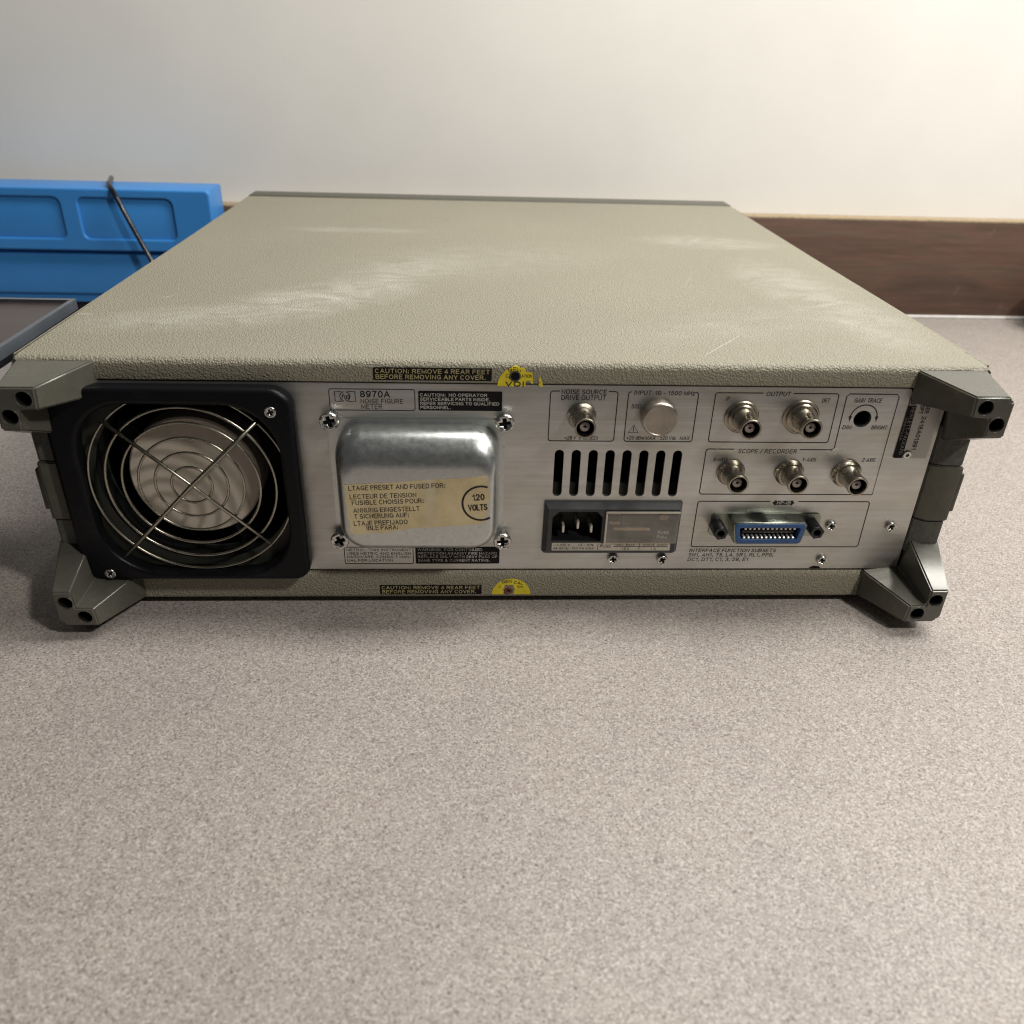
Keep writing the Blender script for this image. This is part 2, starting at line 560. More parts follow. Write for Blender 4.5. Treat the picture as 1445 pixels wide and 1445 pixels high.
# a plain sans alphabet drawn in strokes: width, then polylines in a cap-height-1 box
GL = {
    'A': (.72, [[(0, 0), (.36, 1), (.72, 0)], [(.13, .34), (.59, .34)]]),
    'B': (.62, [[(.36, .53), (0, .53), (0, 1), (.34, 1)] + _e(.34, .765, .23, .235, 90, -90), [(0, .53), (0, 0), (.36, 0)] + _e(.36, .265, .26, .265, -90, 90)]),
    'C': (.68, [_e(.36, .5, .36, .5, 48, 312, 16)]),
    'D': (.66, [[(0, 0), (0, 1), (.28, 1)] + _e(.28, .5, .38, .5, 90, -90, 12) + [(0, 0)]]),
    'E': (.56, [[(.56, 1), (0, 1), (0, 0), (.56, 0)], [(0, .53), (.5, .53)]]),
    'F': (.54, [[(.54, 1), (0, 1), (0, 0)], [(0, .5), (.47, .5)]]),
    'G': (.72, [_e(.37, .5, .37, .5, 45, 318, 16) + [(.70, .12), (.70, .46), (.40, .46)]]),
    'H': (.64, [[(0, 0), (0, 1)], [(.64, 0), (.64, 1)], [(0, .53), (.64, .53)]]),
    'I': (.10, [[(.05, 0), (.05, 1)]]),
    'J': (.46, [[(.46, 1), (.46, .25)] + _e(.23, .25, .23, .25, 0, -180)]),
    'K': (.64, [[(0, 0), (0, 1)], [(.6, 1), (0, .38)], [(.2, .58), (.64, 0)]]),
    'L': (.52, [[(0, 1), (0, 0), (.52, 0)]]),
    'M': (.78, [[(0, 0), (0, 1), (.39, .12), (.78, 1), (.78, 0)]]),
    'N': (.64, [[(0, 0), (0, 1), (.64, 0), (.64, 1)]]),
    'O': (.74, [_e(.37, .5, .37, .5, 0, 360, 22)]),
    'P': (.58, [[(0, 0), (0, 1), (.32, 1)] + _e(.32, .74, .26, .26, 90, -90) + [(0, .48)]]),
    'Q': (.74, [_e(.37, .5, .37, .5, 0, 360, 22), [(.45, .24), (.74, -.04)]]),
    'R': (.64, [[(0, 0), (0, 1), (.34, 1)] + _e(.34, .755, .26, .245, 90, -90) + [(0, .51)], [(.36, .51), (.62, 0)]]),
    'S': (.60, [_e(.30, .745, .27, .255, 25, 270, 12)[:-1] + _e(.30, .255, .30, .255, 90, -155, 12)]),
    'T': (.62, [[(0, 1), (.62, 1)], [(.31, 1), (.31, 0)]]),
    'U': (.64, [[(0, 1), (0, .32)] + _e(.32, .32, .32, .32, 180, 360, 10) + [(.64, 1)]]),
    'V': (.68, [[(0, 1), (.34, 0), (.68, 1)]]),
    'W': (.96, [[(0, 1), (.24, 0), (.48, .95), (.72, 0), (.96, 1)]]),
    'X': (.66, [[(0, 0), (.66, 1)], [(0, 1), (.66, 0)]]),
    'Y': (.66, [[(0, 1), (.33, .46), (.66, 1)], [(.33, .46), (.33, 0)]]),
    'Z': (.60, [[(0, 1), (.6, 1), (0, 0), (.6, 0)]]),
    '0': (.56, [_e(.28, .5, .28, .5, 0, 360, 20)]),
    '1': (.34, [[(0, .74), (.22, .84), (.28, 1), (.28, 0)]]),
    '2': (.56, [_e(.28, .72, .27, .28, 170, -35, 10) + [(0, 0), (.56, 0)]]),
    '3': (.56, [_e(.27, .745, .25, .255, 160, -80, 9) + _e(.27, .265, .28, .265, 80, -160, 9)]),
    '4': (.58, [[(.43, 0), (.43, 1), (0, .30), (.58, .30)]]),
    '5': (.56, [[(.52, 1), (.10, 1), (.05, .5)] + _e(.27, .32, .28, .32, 130, -155, 11)]),
    '6': (.56, [_e(.28, .31, .28, .31, 0, 360, 16), [(.02, .36), (.06, .70), (.16, .92), (.30, 1), (.5, .88)]]),
    '7': (.54, [[(0, 1), (.54, 1), (.28, .5), (.18, 0)]]),
    '8': (.56, [_e(.28, .755, .24, .245, 0, 360, 16), _e(.28, .265, .28, .265, 0, 360, 16)]),
    '9': (.56, [_e(.28, .69, .28, .31, 0, 360, 16), [(.54, .64), (.50, .30), (.40, .08), (.26, 0), (.06, .12)]]),
    'd': (.48, [_e(.23, .33, .23, .33, 0, 360, 16), [(.48, 0), (.48, 1)]]),
    'm': (.76, [[(0, 0), (0, .66)], _e(.19, .46, .19, .2, 180, 0) + [(.38, 0)], _e(.57, .46, .19, .2, 180, 0) + [(.76, 0)]]),
    'c': (.46, [_e(.25, .33, .25, .33, 45, 315, 12)]),
    'z': (.42, [[(0, .66), (.42, .66), (0, 0), (.42, 0)]]),
    'h': (.46, [[(0, 0), (0, 1)], _e(.23, .43, .23, .23, 180, 0) + [(.46, 0)]]),
    'p': (.48, [[(0, -.34), (0, .66)], _e(.25, .33, .23, .33, 0, 360, 16)]),
    ':': (.12, [[(.06, 0), (.06, .16)], [(.06, .52), (.06, .68)]]),
    '.': (.12, [[(.06, 0), (.06, .16)]]),
    ',': (.14, [[(.10, .16), (.10, 0), (.03, -.16)]]),
    '-': (.36, [[(0, .42), (.36, .42)]]),
    '/': (.40, [[(0, -.05), (.4, 1.05)]]),
    '+': (.52, [[(0, .42), (.52, .42)], [(.26, .16), (.26, .68)]]),
    '\u00b1': (.52, [[(0, .56), (.52, .56)], [(.26, .32), (.26, .80)], [(0, .12), (.52, .12)]]),
    '&': (.70, [[(.68, 0), (.16, .72)] + _e(.31, .81, .17, .18, 195, -20, 8) + [(.12, .44)] + _e(.26, .26, .26, .26, 130, 330, 10) + [(.64, .44)]]),
    '%': (.84, [_e(.18, .76, .17, .22, 0, 360, 12), _e(.66, .24, .17, .22, 0, 360, 12), [(.20, 0), (.64, 1)]]),
    '~': (.54, [[(0, .36), (.10, .50), (.20, .50), (.34, .38), (.44, .38), (.54, .52)]]),
    '!': (.12, [[(.06, 1), (.06, .30)], [(.06, .15), (.06, 0)]]),
    '\u03a9': (.74, [[(0, 0), (.22, 0), (.22, .14)] + _e(.37, .58, .36, .42, 240, -60, 14) + [(.52, .14), (.52, 0), (.74, 0)]]),
    '(': (.20, [_e(.42, .45, .40, .65, 125, 235, 8)]),
    ')': (.20, [_e(-.22, .45, .40, .65, 55, -55, 8)]),
}


def letters(text, x0, x1, zb, h, yf, mat, parent, name='printed_lettering', weight=0.165, shear=0.0, rot=None):
    """flat lettering: left x0, right x1, baseline zb, cap height h; rot turns it about (x0, zb)"""
    strokes, x = [], 0.0
    for ch in text:
        if ch == ' ':
            x += 0.36
            continue
        w, pl = GL[ch]
        for p in pl:
            strokes.append([(x + a, b) for a, b in p])
        x += w + 0.31
    x -= 0.31
    sx = (x1 - x0) / x
    hw = weight * h / 2
    c, s_n = math.cos(D2R(rot or 0)), math.sin(D2R(rot or 0))
    bm = bmesh.new()
    for k, p in enumerate(strokes):
        pts = []
        for a, b in p:
            v = Vector((a * sx + shear * b * h, b * h))
            if not pts or (v - pts[-1]).length > 1e-4:
                pts.append(v)
        n = len(pts)
        if n < 2:
            continue
        closed = (pts[0] - pts[-1]).length < 1e-3
        if closed:
            pts.pop()
            n -= 1
        L, R = [], []
        for i in range(n):
            pa = pts[i - 1] if (closed or i) else None
            pb = pts[(i + 1) % n] if (closed or i < n - 1) else None
            d1 = (pts[i] - pa).normalized() if pa is not None else (pb - pts[i]).normalized()
            d2 = (pb - pts[i]).normalized() if pb is not None else d1
            n1, n2 = Vector((-d1.y, d1.x)), Vector((-d2.y, d2.x))
            q = n1 + n2
            q = n1 if q.length < 0.2 else q.normalized()
            m = hw / max(0.45, q.dot(n1))
            base = pts[i].copy()
            if not closed and i == 0:
                base -= d2 * hw * 0.9
            if not closed and i == n - 1:
                base += d1 * hw * 0.9
            for lst, sg in ((L, 1), (R, -1)):
                t = base + q * m * sg
                a, b = t.x * c - t.y * s_n, t.x * s_n + t.y * c
                y = yf(x0 + a, zb + b) if callable(yf) else yf
                lst.append(bm.verts.new((x0 + a, y - 0.002 * (k % 4), zb + b)))
        for i in range(n if closed else n - 1):
            j = (i + 1) % n
            bm.faces.new((L[i], L[j], R[j], R[i]))
    return link(name, from_bm(bm, name), mat, parent)


def outline(pts, w, yf, mat, parent, closed=False, name='printed_line'):
    """flat printed line of width w along pts (x, z), as joined quads"""
    bm = bmesh.new()
    n = len(pts)
    V2 = [Vector((a, b)) for a, b in pts]
    L, R = [], []
    for i in range(n):
        a = V2[(i - 1) % n] if closed or i else V2[i]
        b = V2[(i + 1) % n] if closed or i < n - 1 else V2[i]
        t = (b - a).normalized()
        q = Vector((-t.y, t.x)) * w / 2
        L.append(bm.verts.new((V2[i].x + q.x, yf, V2[i].y + q.y)))
        R.append(bm.verts.new((V2[i].x - q.x, yf, V2[i].y - q.y)))
    for i in range(n if closed else n - 1):
        j = (i + 1) % n
        bm.faces.new((L[i], L[j], R[j], R[i]))
    me = from_bm(bm, name)
    return link(name, me, mat, parent)


def flat(name, loops, y, mat, parent):
    """a printed area or label: thin plate lying on a surface"""
    return plate(name, loops, y, 0.08, mat, parent)


def empty(name, loc, label, cat, group=None):
    o = bpy.data.objects.new(name, None)
    o.empty_display_size = 0.02
    COL.objects.link(o)
    o.location = loc
    o['label'] = label
    o['category'] = cat
    if group:
        o['group'] = group
    return o


def structure(o, label):
    o['kind'] = 'structure'
    o['label'] = label
    return o


# ------------------------------------------------------------------ the setting
structure(box('countertop', -1500, 1700, -270, 560, -26, 4, M['counter'], None, 3, 3),
          'speckled beige laminate counter that everything stands on')
bs = box('wall_backsplash', -1500, 1700, 530, 549, 4.3, 104.5, M['wood'], None, 1.0, 2)
structure(bs, 'dark walnut laminate backsplash along the back of the counter')
box('backsplash_edge', -1500, 1700, 530.5, 549, 104.7, 106.2, M['edge'], bs)
tube('sealant_bead', [(-1500, 529.5, 5.2), (0, 529.5, 5.2), (1700, 529.5, 5.2)], 2.0, M['bead'], bs)
structure(box('wall', -1500, 1700, 549.5, 600, -200, 1700, M['wall']), 'cream painted wall above the backsplash')

# ------------------------------------------------------------------ the instrument
ROOT = empty('electronic_instrument', (0, 0, 0),
             'olive grey bench instrument lying on the counter with its metal rear panel facing front', 'electronic instrument')
ZT, ZB = 132.4, 8.0
XW = 212.75
RT = 3.4

# covers: the rear lip is a moulded edge, so each is a long profile swept along X
def sweep_x(name, prof, x0, x1, mat, parent, endbevel=0.8):
    bm = bmesh.new()
    lo = [bm.verts.new((x0, a, b)) for a, b in prof]
    hi = [bm.verts.new((x1, a, b)) for a, b in prof]
    n = len(prof)
    f0 = bm.faces.new(lo)
    f1 = bm.faces.new(hi)
    for i in range(n):
        bm.faces.new((lo[i], lo[(i + 1) % n], hi[(i + 1) % n], hi[i]))
    bmesh.ops.bevel(bm, geom=list(set(f0.edges[:] + f1.edges[:])), offset=endbevel, segments=2, affect='EDGES')
    return link(name, from_bm(bm, name), mat, parent, auto=30)


def arc(cy, cz, r, a0, a1, n=6):
    return [(cy + r * math.cos(D2R(a0 + (a1 - a0) * i / n)), cz + r * math.sin(D2R(a0 + (a1 - a0) * i / n))) for i in range(n + 1)]


top_prof = arc(RT, ZT - RT, RT, 180, 90, 7) + [(420, ZT), (420, ZT - 2.2), (14, ZT - 2.2), (14, 122.2)] + arc(1.2, 123.4, 1.2, 270, 180, 3)
sweep_x('top_cover', top_prof, -XW, XW, M['vinyl'], ROOT, 1.6)
low_prof = arc(2.2, ZB + 2.2, 2.2, 180, 270, 5) + [(420, ZB), (420, ZB + 2.2), (14, ZB + 2.2), (14, 25.0)] + arc(4.5, 25.0 - 4.5, 4.5, 90, 180, 6)
sweep_x('bottom_cover', low_prof, -XW, XW, M['vinyl'], ROOT, 1.6)
for s in (-1, 1):
    a, b = sorted((s * 206, s * 212))
    box('side_cover', a, b, 26, 420, ZB + 2.4, ZT - 2.4, M['rail'], ROOT)
box('front_frame', -XW, XW, 420.3, 446, ZB, ZT + 0.8, M['rail'], ROOT, 2.5, 3)
for x in (-170, 170):
    for y in (60, 380):
        box('support_pad', x - 14, x + 14, y - 10, y + 10, 4, ZB - 0.05, M['black'], ROOT, 1)


def lip_y(x, z):
    """rear face of the covers at height z"""
    if z > 100:
        d = z - (ZT - RT)
        return RT - math.sqrt(max(0, RT * RT - d * d)) if d > 0 else 0.0
    d = (ZB + 2.2) - z
    if d > 0:
        return 2.2 - math.sqrt(max(0, 2.2 ** 2 - d * d))
    d = z - (25.0 - 4.5)
    return 4.5 - math.sqrt(max(0, 4.5 ** 2 - d * d)) if d > 0 else 0.0


# ---- rear panel with its openings
slots = []
for i in range(8):
    cx = 21.1 + i * 7.87
    slots.append(rrect(cx - 2.15, cx + 2.15, 66.4, 90.6, 2.14, 6))
holes = slots + [circle(159.3, 107.1, 4.1), rrect(-194, -101.5, 26.6, 116.5, 4), rrect(17, 80, 37.5, 62.3, 1), ]
pan_me = plate_mesh([[(-205, 25.4), (196.6, 25.4), (196.6, 116), (182.5, 116), (180.6, 118.5), (178.2, 121.9), (-205, 121.9)]] + holes, 0.35, 1.6)
uv = pan_me.uv_layers.new(name='UVMap')
for lp in pan_me.loops:
    c = pan_me.vertices[lp.vertex_index].co
    uv.data[lp.index].uv = (c.x * 2, c.z * 2)
PANEL = link('rear_panel', pan_me, M['panel'], ROOT)
PY = 0.35 - 0.06                # lettering lies just proud of the panel

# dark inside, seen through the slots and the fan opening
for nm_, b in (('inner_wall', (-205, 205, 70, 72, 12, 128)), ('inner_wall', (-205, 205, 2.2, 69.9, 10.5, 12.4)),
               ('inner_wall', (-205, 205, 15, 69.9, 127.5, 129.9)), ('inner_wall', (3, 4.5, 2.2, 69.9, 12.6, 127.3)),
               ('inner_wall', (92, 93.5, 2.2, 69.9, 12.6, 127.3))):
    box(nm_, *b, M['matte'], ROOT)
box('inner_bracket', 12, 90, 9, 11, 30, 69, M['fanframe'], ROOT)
plate('notch_dark_plate', [[(151.2, 25.5), (157.6, 25.5), (156.2, 26.6), (153.6, 26.9), (152.2, 26.4)]], 0.28, 0.2, M['matte'], PANEL)  # flat black plate standing in for the darkness of a notch
plate('adjustment_recess', [circle(159.3, 107.1, 4.6), circle(159.3, 107.1, 4.0)], 2.0, 9, M['matte'], ROOT)
lathe('trimmer', 159.3, 107.1, [(3.9, 10), (3.9, 9), (1.5, 8.6), (1.5, 7.5)], M['black'], ROOT, 20)

# ---- fan: moulded bezel, guard of six rings and two crossed spokes, motor
BZ = -8.2
bez = plate_mesh([rrect(-202.5, -96.2, 24.3, 121.6, (9, 8, 10, 9), 6),
                  rrect(-191.5, -104, 28.6, 114, (27, 24, 24, 24), 8)], BZ, 8.5, 2.2, 3)
BEZEL = link('fan_bezel', bez, M['blackp'], ROOT, auto=50)
FX, FZ = -145.9, 74.0
FAN = link('fan_housing', plate_mesh([rrect(-193, -99, 26.5, 119, 3), circle(FX, FZ, 44.2, 64)], 2.4, 14), M['fanframe'], ROOT)
lathe('duct_liner', FX, FZ, [(44.1, 15), (44.1, 2.6)], M['matte'], FAN, 64, False, False)
lathe('fan_motor', FX - 3.2, FZ - 3.2, [(30.2, 28), (30.2, 11.2), (29.4, 10.4), (0.01, 10.3)], M['hub'], FAN, 56, True, False)
for i in range(5):
    a0 = 2 * math.pi * i / 5
    bm = bmesh.new()
    p = []
    for k, (da, y) in enumerate(((0, 14), (0.75, 28))):
        for r in (30.6, 43):
            p.append(bm.verts.new((FX + r * math.cos(a0 + da), y, FZ + r * math.sin(a0 + da))))
    bm.faces.new((p[0], p[1], p[3], p[2]))
    r_ = bmesh.ops.extrude_face_region(bm, geom=bm.faces[:])
    for v in [q for q in r_['geom'] if isinstance(q, bmesh.types.BMVert)]:
        v.co.y += 1.6
    link('fan_blade', from_bm(bm, 'fan_blade'), M['matte'], FAN)
GUARD = bpy.data.objects.new('fan_guard', None)
GUARD.empty_display_size = 0.02
COL.objects.link(GUARD)
GUARD.parent = ROOT
for k, r in enumerate((45, 37.8, 30.6, 23.4, 16.2, 9.0)):
    tube('guard_ring', [(FX + r * math.cos(2 * math.pi * i / 72), -4.2, FZ + r * math.sin(2 * math.pi * i / 72)) for i in range(72)],
         0.62, M['wire'], GUARD, True, 8)
tube('guard_spoke', [(-179.5, -5.5, 106.3), (FX, -5.6, FZ + 0.6), (-113.5, -5.5, 43.3)], 0.85, M['wire'], GUARD)
tube('guard_spoke', [(-113.2, -5.6, 105.6), (FX, -7.2, FZ + 0.4), (-183.5, -5.2, 35.2), (-185.2, -3.5, 33.6)], 0.95, M['wire'], GUARD)
prism('guard_clip', [(-189, 37.2), (-184.6, 38.2), (-183.6, 33.8), (-186, 31.6)], -3.6, -1.6, M['screw'], GUARD, 'Y', 0.4)


# ---- screws: cross-recessed heads, one mesh per kind
def plus(cx, cz, a, w):
    return [(cx + p * s1, cz + q * s1) for p, q, s1 in
            ((w, a, 1), (w, w, 1), (a, w, 1), (a, -w, 1), (w, -w, 1), (w, -a, 1), (-w, -a, 1), (-w, -w, 1), (-a, -w, 1), (-a, w, 1), (-w, w, 1), (-w, a, 1))]


def rot_pts(p, cx, cz, deg):
    c, s = math.cos(D2R(deg)), math.sin(D2R(deg))
    return [(cx + (x - cx) * c - (z - cz) * s, cz + (x - cx) * s + (z - cz) * c) for x, z in p]


def screw(x, z, y, r, parent, h=2.0, neck=0.0, deg=0, mat='screw', name='screw'):
    o = plate(name, [circle(x, z, r, 28), rot_pts(plus(x, z, r * 0.56, r * 0.15), x, z, deg)], y - neck - h, h, M[mat], parent,
              min(r * 0.30, h * 0.48), 3, auto=60)
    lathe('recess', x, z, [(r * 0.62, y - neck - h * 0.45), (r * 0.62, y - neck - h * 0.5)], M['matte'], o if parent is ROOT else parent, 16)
    if neck:
        lathe('collar', x, z, [(r * 0.82, y), (r * 0.82, y - neck)], M[mat], o if parent is ROOT else parent, 20)
    return o


screw(-105.7, 111.7, BZ, 2.6, ROOT, 0.9, deg=20)
screw(-189.9, 28.6, BZ, 2.6, ROOT, 0.9, deg=40)
for x, z, a in ((-81.7, 105.9, 15), (-4.5, 105.6, 10), (-81.6, 44.6, 25), (-4.3, 44.2, 5)):
    screw(x, z, 0.3, 4.4, ROOT, 2.6, 3.4, a)
for x, z, a in ((50.8, 31.8, 10), (75.4, 31.4, 30)):
    screw(x, z, 0.3, 2.75, ROOT, 1.9, 0.4, a)
for x, z, a in ((157.0, 50.8, 20), (156.6, 30.9, 15), (187.1, 50.4, 35)):
    screw(x, z, 0.3, 2.6, ROOT, 1.7, 0.2, a)

# ---- transformer can
bm = bmesh.new()
rings = []
NP = 12
for k in range(NP):
    a_ = D2R(90 * k / (NP - 1))
    c_ = 1 - math.cos(a_)
    lo_ = rrect(-79.8 + 5.5 * c_, -6.6 - 4.6 * c_, 45.0 + 6.5 * c_, 104.0 - 15.0 * c_, 12.5 - 4.0 * c_, 8)
    if k == 0:
        rings.append([bm.verts.new((x, 0.3, z)) for x, z in lo_])
        rings.append([bm.verts.new((x, -6.0, z)) for x, z in lo_])
        continue
    rings.append([bm.verts.new((x, -6.0 - 12.0 * math.sin(a_), z)) for x, z in lo_])
for a_, b_ in zip(rings, rings[1:]):
    for i in range(len(a_)):
        j = (i + 1) % len(a_)
        bm.faces.new((a_[i], a_[j], b_[j], b_[i]))
bm.faces.new(rings[-1])
CAN = link('transformer_cover', from_bm(bm, 'transformer_cover'), M['zinc'], ROOT, auto=40)
plate('cover_flange', [rrect(-83.2, -4.2, 41.5, 105.6, 6)], -0.5, 0.7, M['zinc'], CAN)

# voltage sticker, torn at both ends, a few degrees off level
ST = 3.9
sp = [(-75.4, 81.6), (-60, 82.7), (-52, 83.0), (-40, 84.2), (-25, 85.0), (-12.2, 86.4), (-11.6, 80), (-11.4, 77.0), (-10.9, 75.2), (-11.8, 73.0),
      (-11.6, 69), (-13.0, 65), (-12.8, 62.2), (-18, 61.6), (-30, 60.6), (-45, 59.6), (-55, 58.0), (-60, 56.4), (-62, 57.4), (-71, 55.9), (-74.2, 57.4),
      (-73.9, 63), (-75.2, 66), (-74.6, 70), (-75.3, 74), (-74.8, 78)]
STK = flat('voltage_sticker', [sp], -18.12, M['paper'], ROOT)
STK['label'] = 'torn yellowed paper sticker across the metal can'
bm = bmesh.new()
q = [bm.verts.new(v) for v in ((-11.4, -18.15, 77.6), (-8.6, -16.2, 76.2), (-9.6, -16.6, 70.6), (-11.6, -18.15, 67.8), (-11.0, -17.6, 73.0))]
bm.faces.new((q[0], q[1], q[2], q[4]))
bm.faces.new((q[4], q[2], q[3]))
bmesh.ops.solidify(bm, geom=bm.faces[:], thickness=0.12)
link('torn_flap', from_bm(bm, 'torn_flap'), M['paper'], STK)
SY = -18.17
for tx, x0, x1, zb in (('LTAGE PRESET AND FUSED FOR:', -73.2, -31.0, 78.9), ('LECTEUR DE TENSION', -72.9, -43.8, 74.6), ('FUSIBLE CHOISIS POUR:', -72.2, -40.6, 71.6),
                       ('ANNUNG EINGESTELLT', -71.8, -42.5, 67.7), ('T SICHERUNG AUF:', -71.6, -47.4, 64.6), ('LTAJE PREFIJADO', -72.0, -48.1, 61.0),
                       ('IBLE PARA:', -66.5, -52.5, 58.6)):
    letters(tx, x0, x1, zb, 2.05, SY, M['ink'], STK, weight=0.16, rot=2.3)
letters('120', -18.6, -13.6, 74.2, 2.7, SY, M['ink'], STK, weight=0.22, rot=ST)
letters('VOLTS', -20.4, -12.3, 68.9, 2.7, SY, M['ink'], STK, weight=0.22, rot=ST)
outline([(-15.0 + 8.3 * math.cos(D2R(a)), 72.6 + 8.6 * math.sin(D2R(a))) for a in range(70, 301, 10)], 0.95, SY, M['ink'], STK)


# ---- printed boxes and lettering on the panel
def pline(pts, w=0.48):
    outline(pts, w, PY, M['ink'], PANEL)


def frame(x0, x1, z0, z1, gap=None, r=1.3, w=0.48):
    p = rrect(x0, x1, z0, z1, r, 4)          # starts bottom left going counter-clockwise
    if gap is None:
        outline(p, w, PY, M['ink'], PANEL, True)
        return
    br_tr = p[5:15]
    tl_bl = p[15:] + p[:5]
    outline([(gap[0], z1)] + tl_bl + br_tr + [(gap[1], z1)], w, PY, M['ink'], PANEL)


def txt(t, x0, x1, zb, h, **kw):
    return letters(t, x0, x1, zb, h, PY, M['ink'], PANEL, **kw)


frame(15.5, 45.6, 95.1, 119.2, (19.6, 41.4))
txt('NOISE SOURCE', 20.6, 40.4, 117.9, 2.0, weight=0.2)
txt('DRIVE OUTPUT', 20.6, 40.2, 115.2, 2.0, weight=0.19)
txt('+28 V  (PULSED)', 23.1, 38.1, 95.9, 1.6, shear=0.12)
frame(50.3, 81.8, 95.1, 119.2, (51.6, 80.8))
txt('INPUT  10 - 1500 MHz', 52.8, 80.0, 117.9, 1.8, weight=0.19, shear=0.1)
txt('50Ω', 52.2, 56.4, 111.4, 1.8, shear=0.1)
txt('+20 dBm', 51.5, 59.3, 96.1, 1.6, shear=0.1)
txt('MAX', 60.0, 64.7, 96.1, 1.6, shear=0.1, weight=0.19)
txt('±20 Vdc', 67.1, 74.2, 96.1, 1.6, shear=0.1)
txt('MAX', 76.2, 80.4, 96.1, 1.6, shear=0.1)
outline([(51.9, 99.5), (56.5, 99.5), (54.2, 103.3)], 0.42, PY, M['ink'], PANEL, True)
txt('!', 53.95, 54.45, 100.2, 2.0, weight=0.19)
frame(89.5, 145.8, 95.1, 119.2, (111.0, 124.8))
txt('OUTPUT', 112.6, 123.4, 117.9, 1.9, weight=0.19, shear=0.12)
txt('IF', 94.6, 96.2, 115.6, 1.7, shear=0.1)
txt('DET', 138.7, 142.0, 115.1, 1.7, shear=0.1)
# the scope / recorder box wraps round under the gain trace box
pline([(102.2, 91.5)] + rrect(89.2, 200, 67.8, 91.5, 1.3, 4)[15:20] + rrect(89.2, 200, 67.8, 91.5, 1.3, 4)[:5] + [(173.7, 67.8)]
      + [(173.7, 118.0), (172.6, 119.2)] + [(150.8, 119.2), (149.5, 118.0), (149.5, 92.6), (148.4, 91.5), (133.2, 91.5)])
txt('SCOPE / RECORDER', 104.4, 131.9, 89.6, 1.9, shear=0.12, weight=0.17)
txt('X-AXIS', 93.4, 99.9, 85.3, 1.7, shear=0.1)
txt('Y-AXIS', 135.6, 142.0, 85.5, 1.7, shear=0.1)
txt('Z-AXIS', 164.4, 170.4, 85.5, 1.7, shear=0.1)
txt('GAIN  TRACE', 153.6, 166.0, 115.2, 1.9, shear=0.12)
txt('DIM', 151.1, 154.9, 102.1, 1.7, shear=0.1)
txt('BRIGHT', 164.7, 171.8, 102.1, 1.7, shear=0.1)
outline([(159.6 + 6.2 * math.cos(D2R(a)), 107.9 + 6.1 * math.sin(D2R(a))) for a in range(180, -1, -10)], 0.55, PY, M['ink'], PANEL)
for x in (153.4, 165.8):
    flat('printed_arrowhead', [[(x - 0.8, 108.4), (x, 105.6), (x + 0.8, 108.4)]], PY, M['ink'], PANEL)
frame(89.2, 173.6, 38.2, 63.9, (124.3, 138.2))
flat('printed_badge', [[(125.6, 63.2), (127.2, 64.9), (127.2, 64.3), (134.9, 64.3), (134.9, 64.9), (136.5, 63.2), (134.9, 61.4), (134.9, 62.0), (127.2, 62.0), (127.2, 61.4)]],
     PY, M['ink'], PANEL)
letters('HP-IB', 127.9, 134.3, 62.5, 1.4, PY - 0.06, M['white_ink'], PANEL, weight=0.19, shear=0.15)
txt('INTERFACE FUNCTION SUBSETS', 88.9, 132.2, 35.2, 1.75, weight=0.18, shear=0.18)
txt('SH1, AH1, T5, L4, SR1, RL1, PP0,', 88.8, 131.6, 32.6, 1.75, weight=0.17, shear=0.12)
txt('DC1, DT1, C1, 3, 28, E1', 88.7, 119.1, 29.9, 1.75, weight=0.17, shear=0.12)

# name plate print and its emblem
frame(-81.6, -44.3, 109.3, 119.2, None, 1.0, 0.4)
pline([(-76.2, 118.0), (-79.1, 118.0), (-79.1, 113.4), (-76.2, 113.4)], 0.4)
pline([(-73.4, 118.0), (-70.3, 118.0), (-70.3, 113.4), (-73.4, 113.4)], 0.4)
pline([(-75.2, 118.0), (-76.6, 117.0), (-77.0, 115.7), (-76.6, 114.4), (-75.4, 113.4)], 0.4)
pline([(-74.3, 118.0), (-72.9, 117.0), (-72.5, 115.7), (-72.9, 114.4), (-74.2, 113.4)], 0.4)
txt('hp', -76.1, -73.2, 114.7, 2.2, shear=0.3)
txt('8970A', -67.9, -55.4, 115.6, 2.6, weight=0.22)
txt('NOISE FIGURE', -67.9, -49.6, 112.7, 1.9, weight=0.16)
txt('METER', -67.8, -58.8, 110.1, 1.9, weight=0.16)


def label_box(x0, x1, z0, z1, lines, ink, bg=None, h=1.25, outline_only=False):
    if outline_only:
        frame(x0, x1, z0, z1, None, 0.7, 0.4)
        par, y = PANEL, PY
    else:
        par = flat('printed_label', [rrect(x0, x1, z0, z1, 0.7, 4)], PY, M[bg], ROOT)
        y = PY - 0.05
    for t, a, b, zb in lines:
        letters(t, a, b, zb, h, y, M[ink], par, weight=0.18)


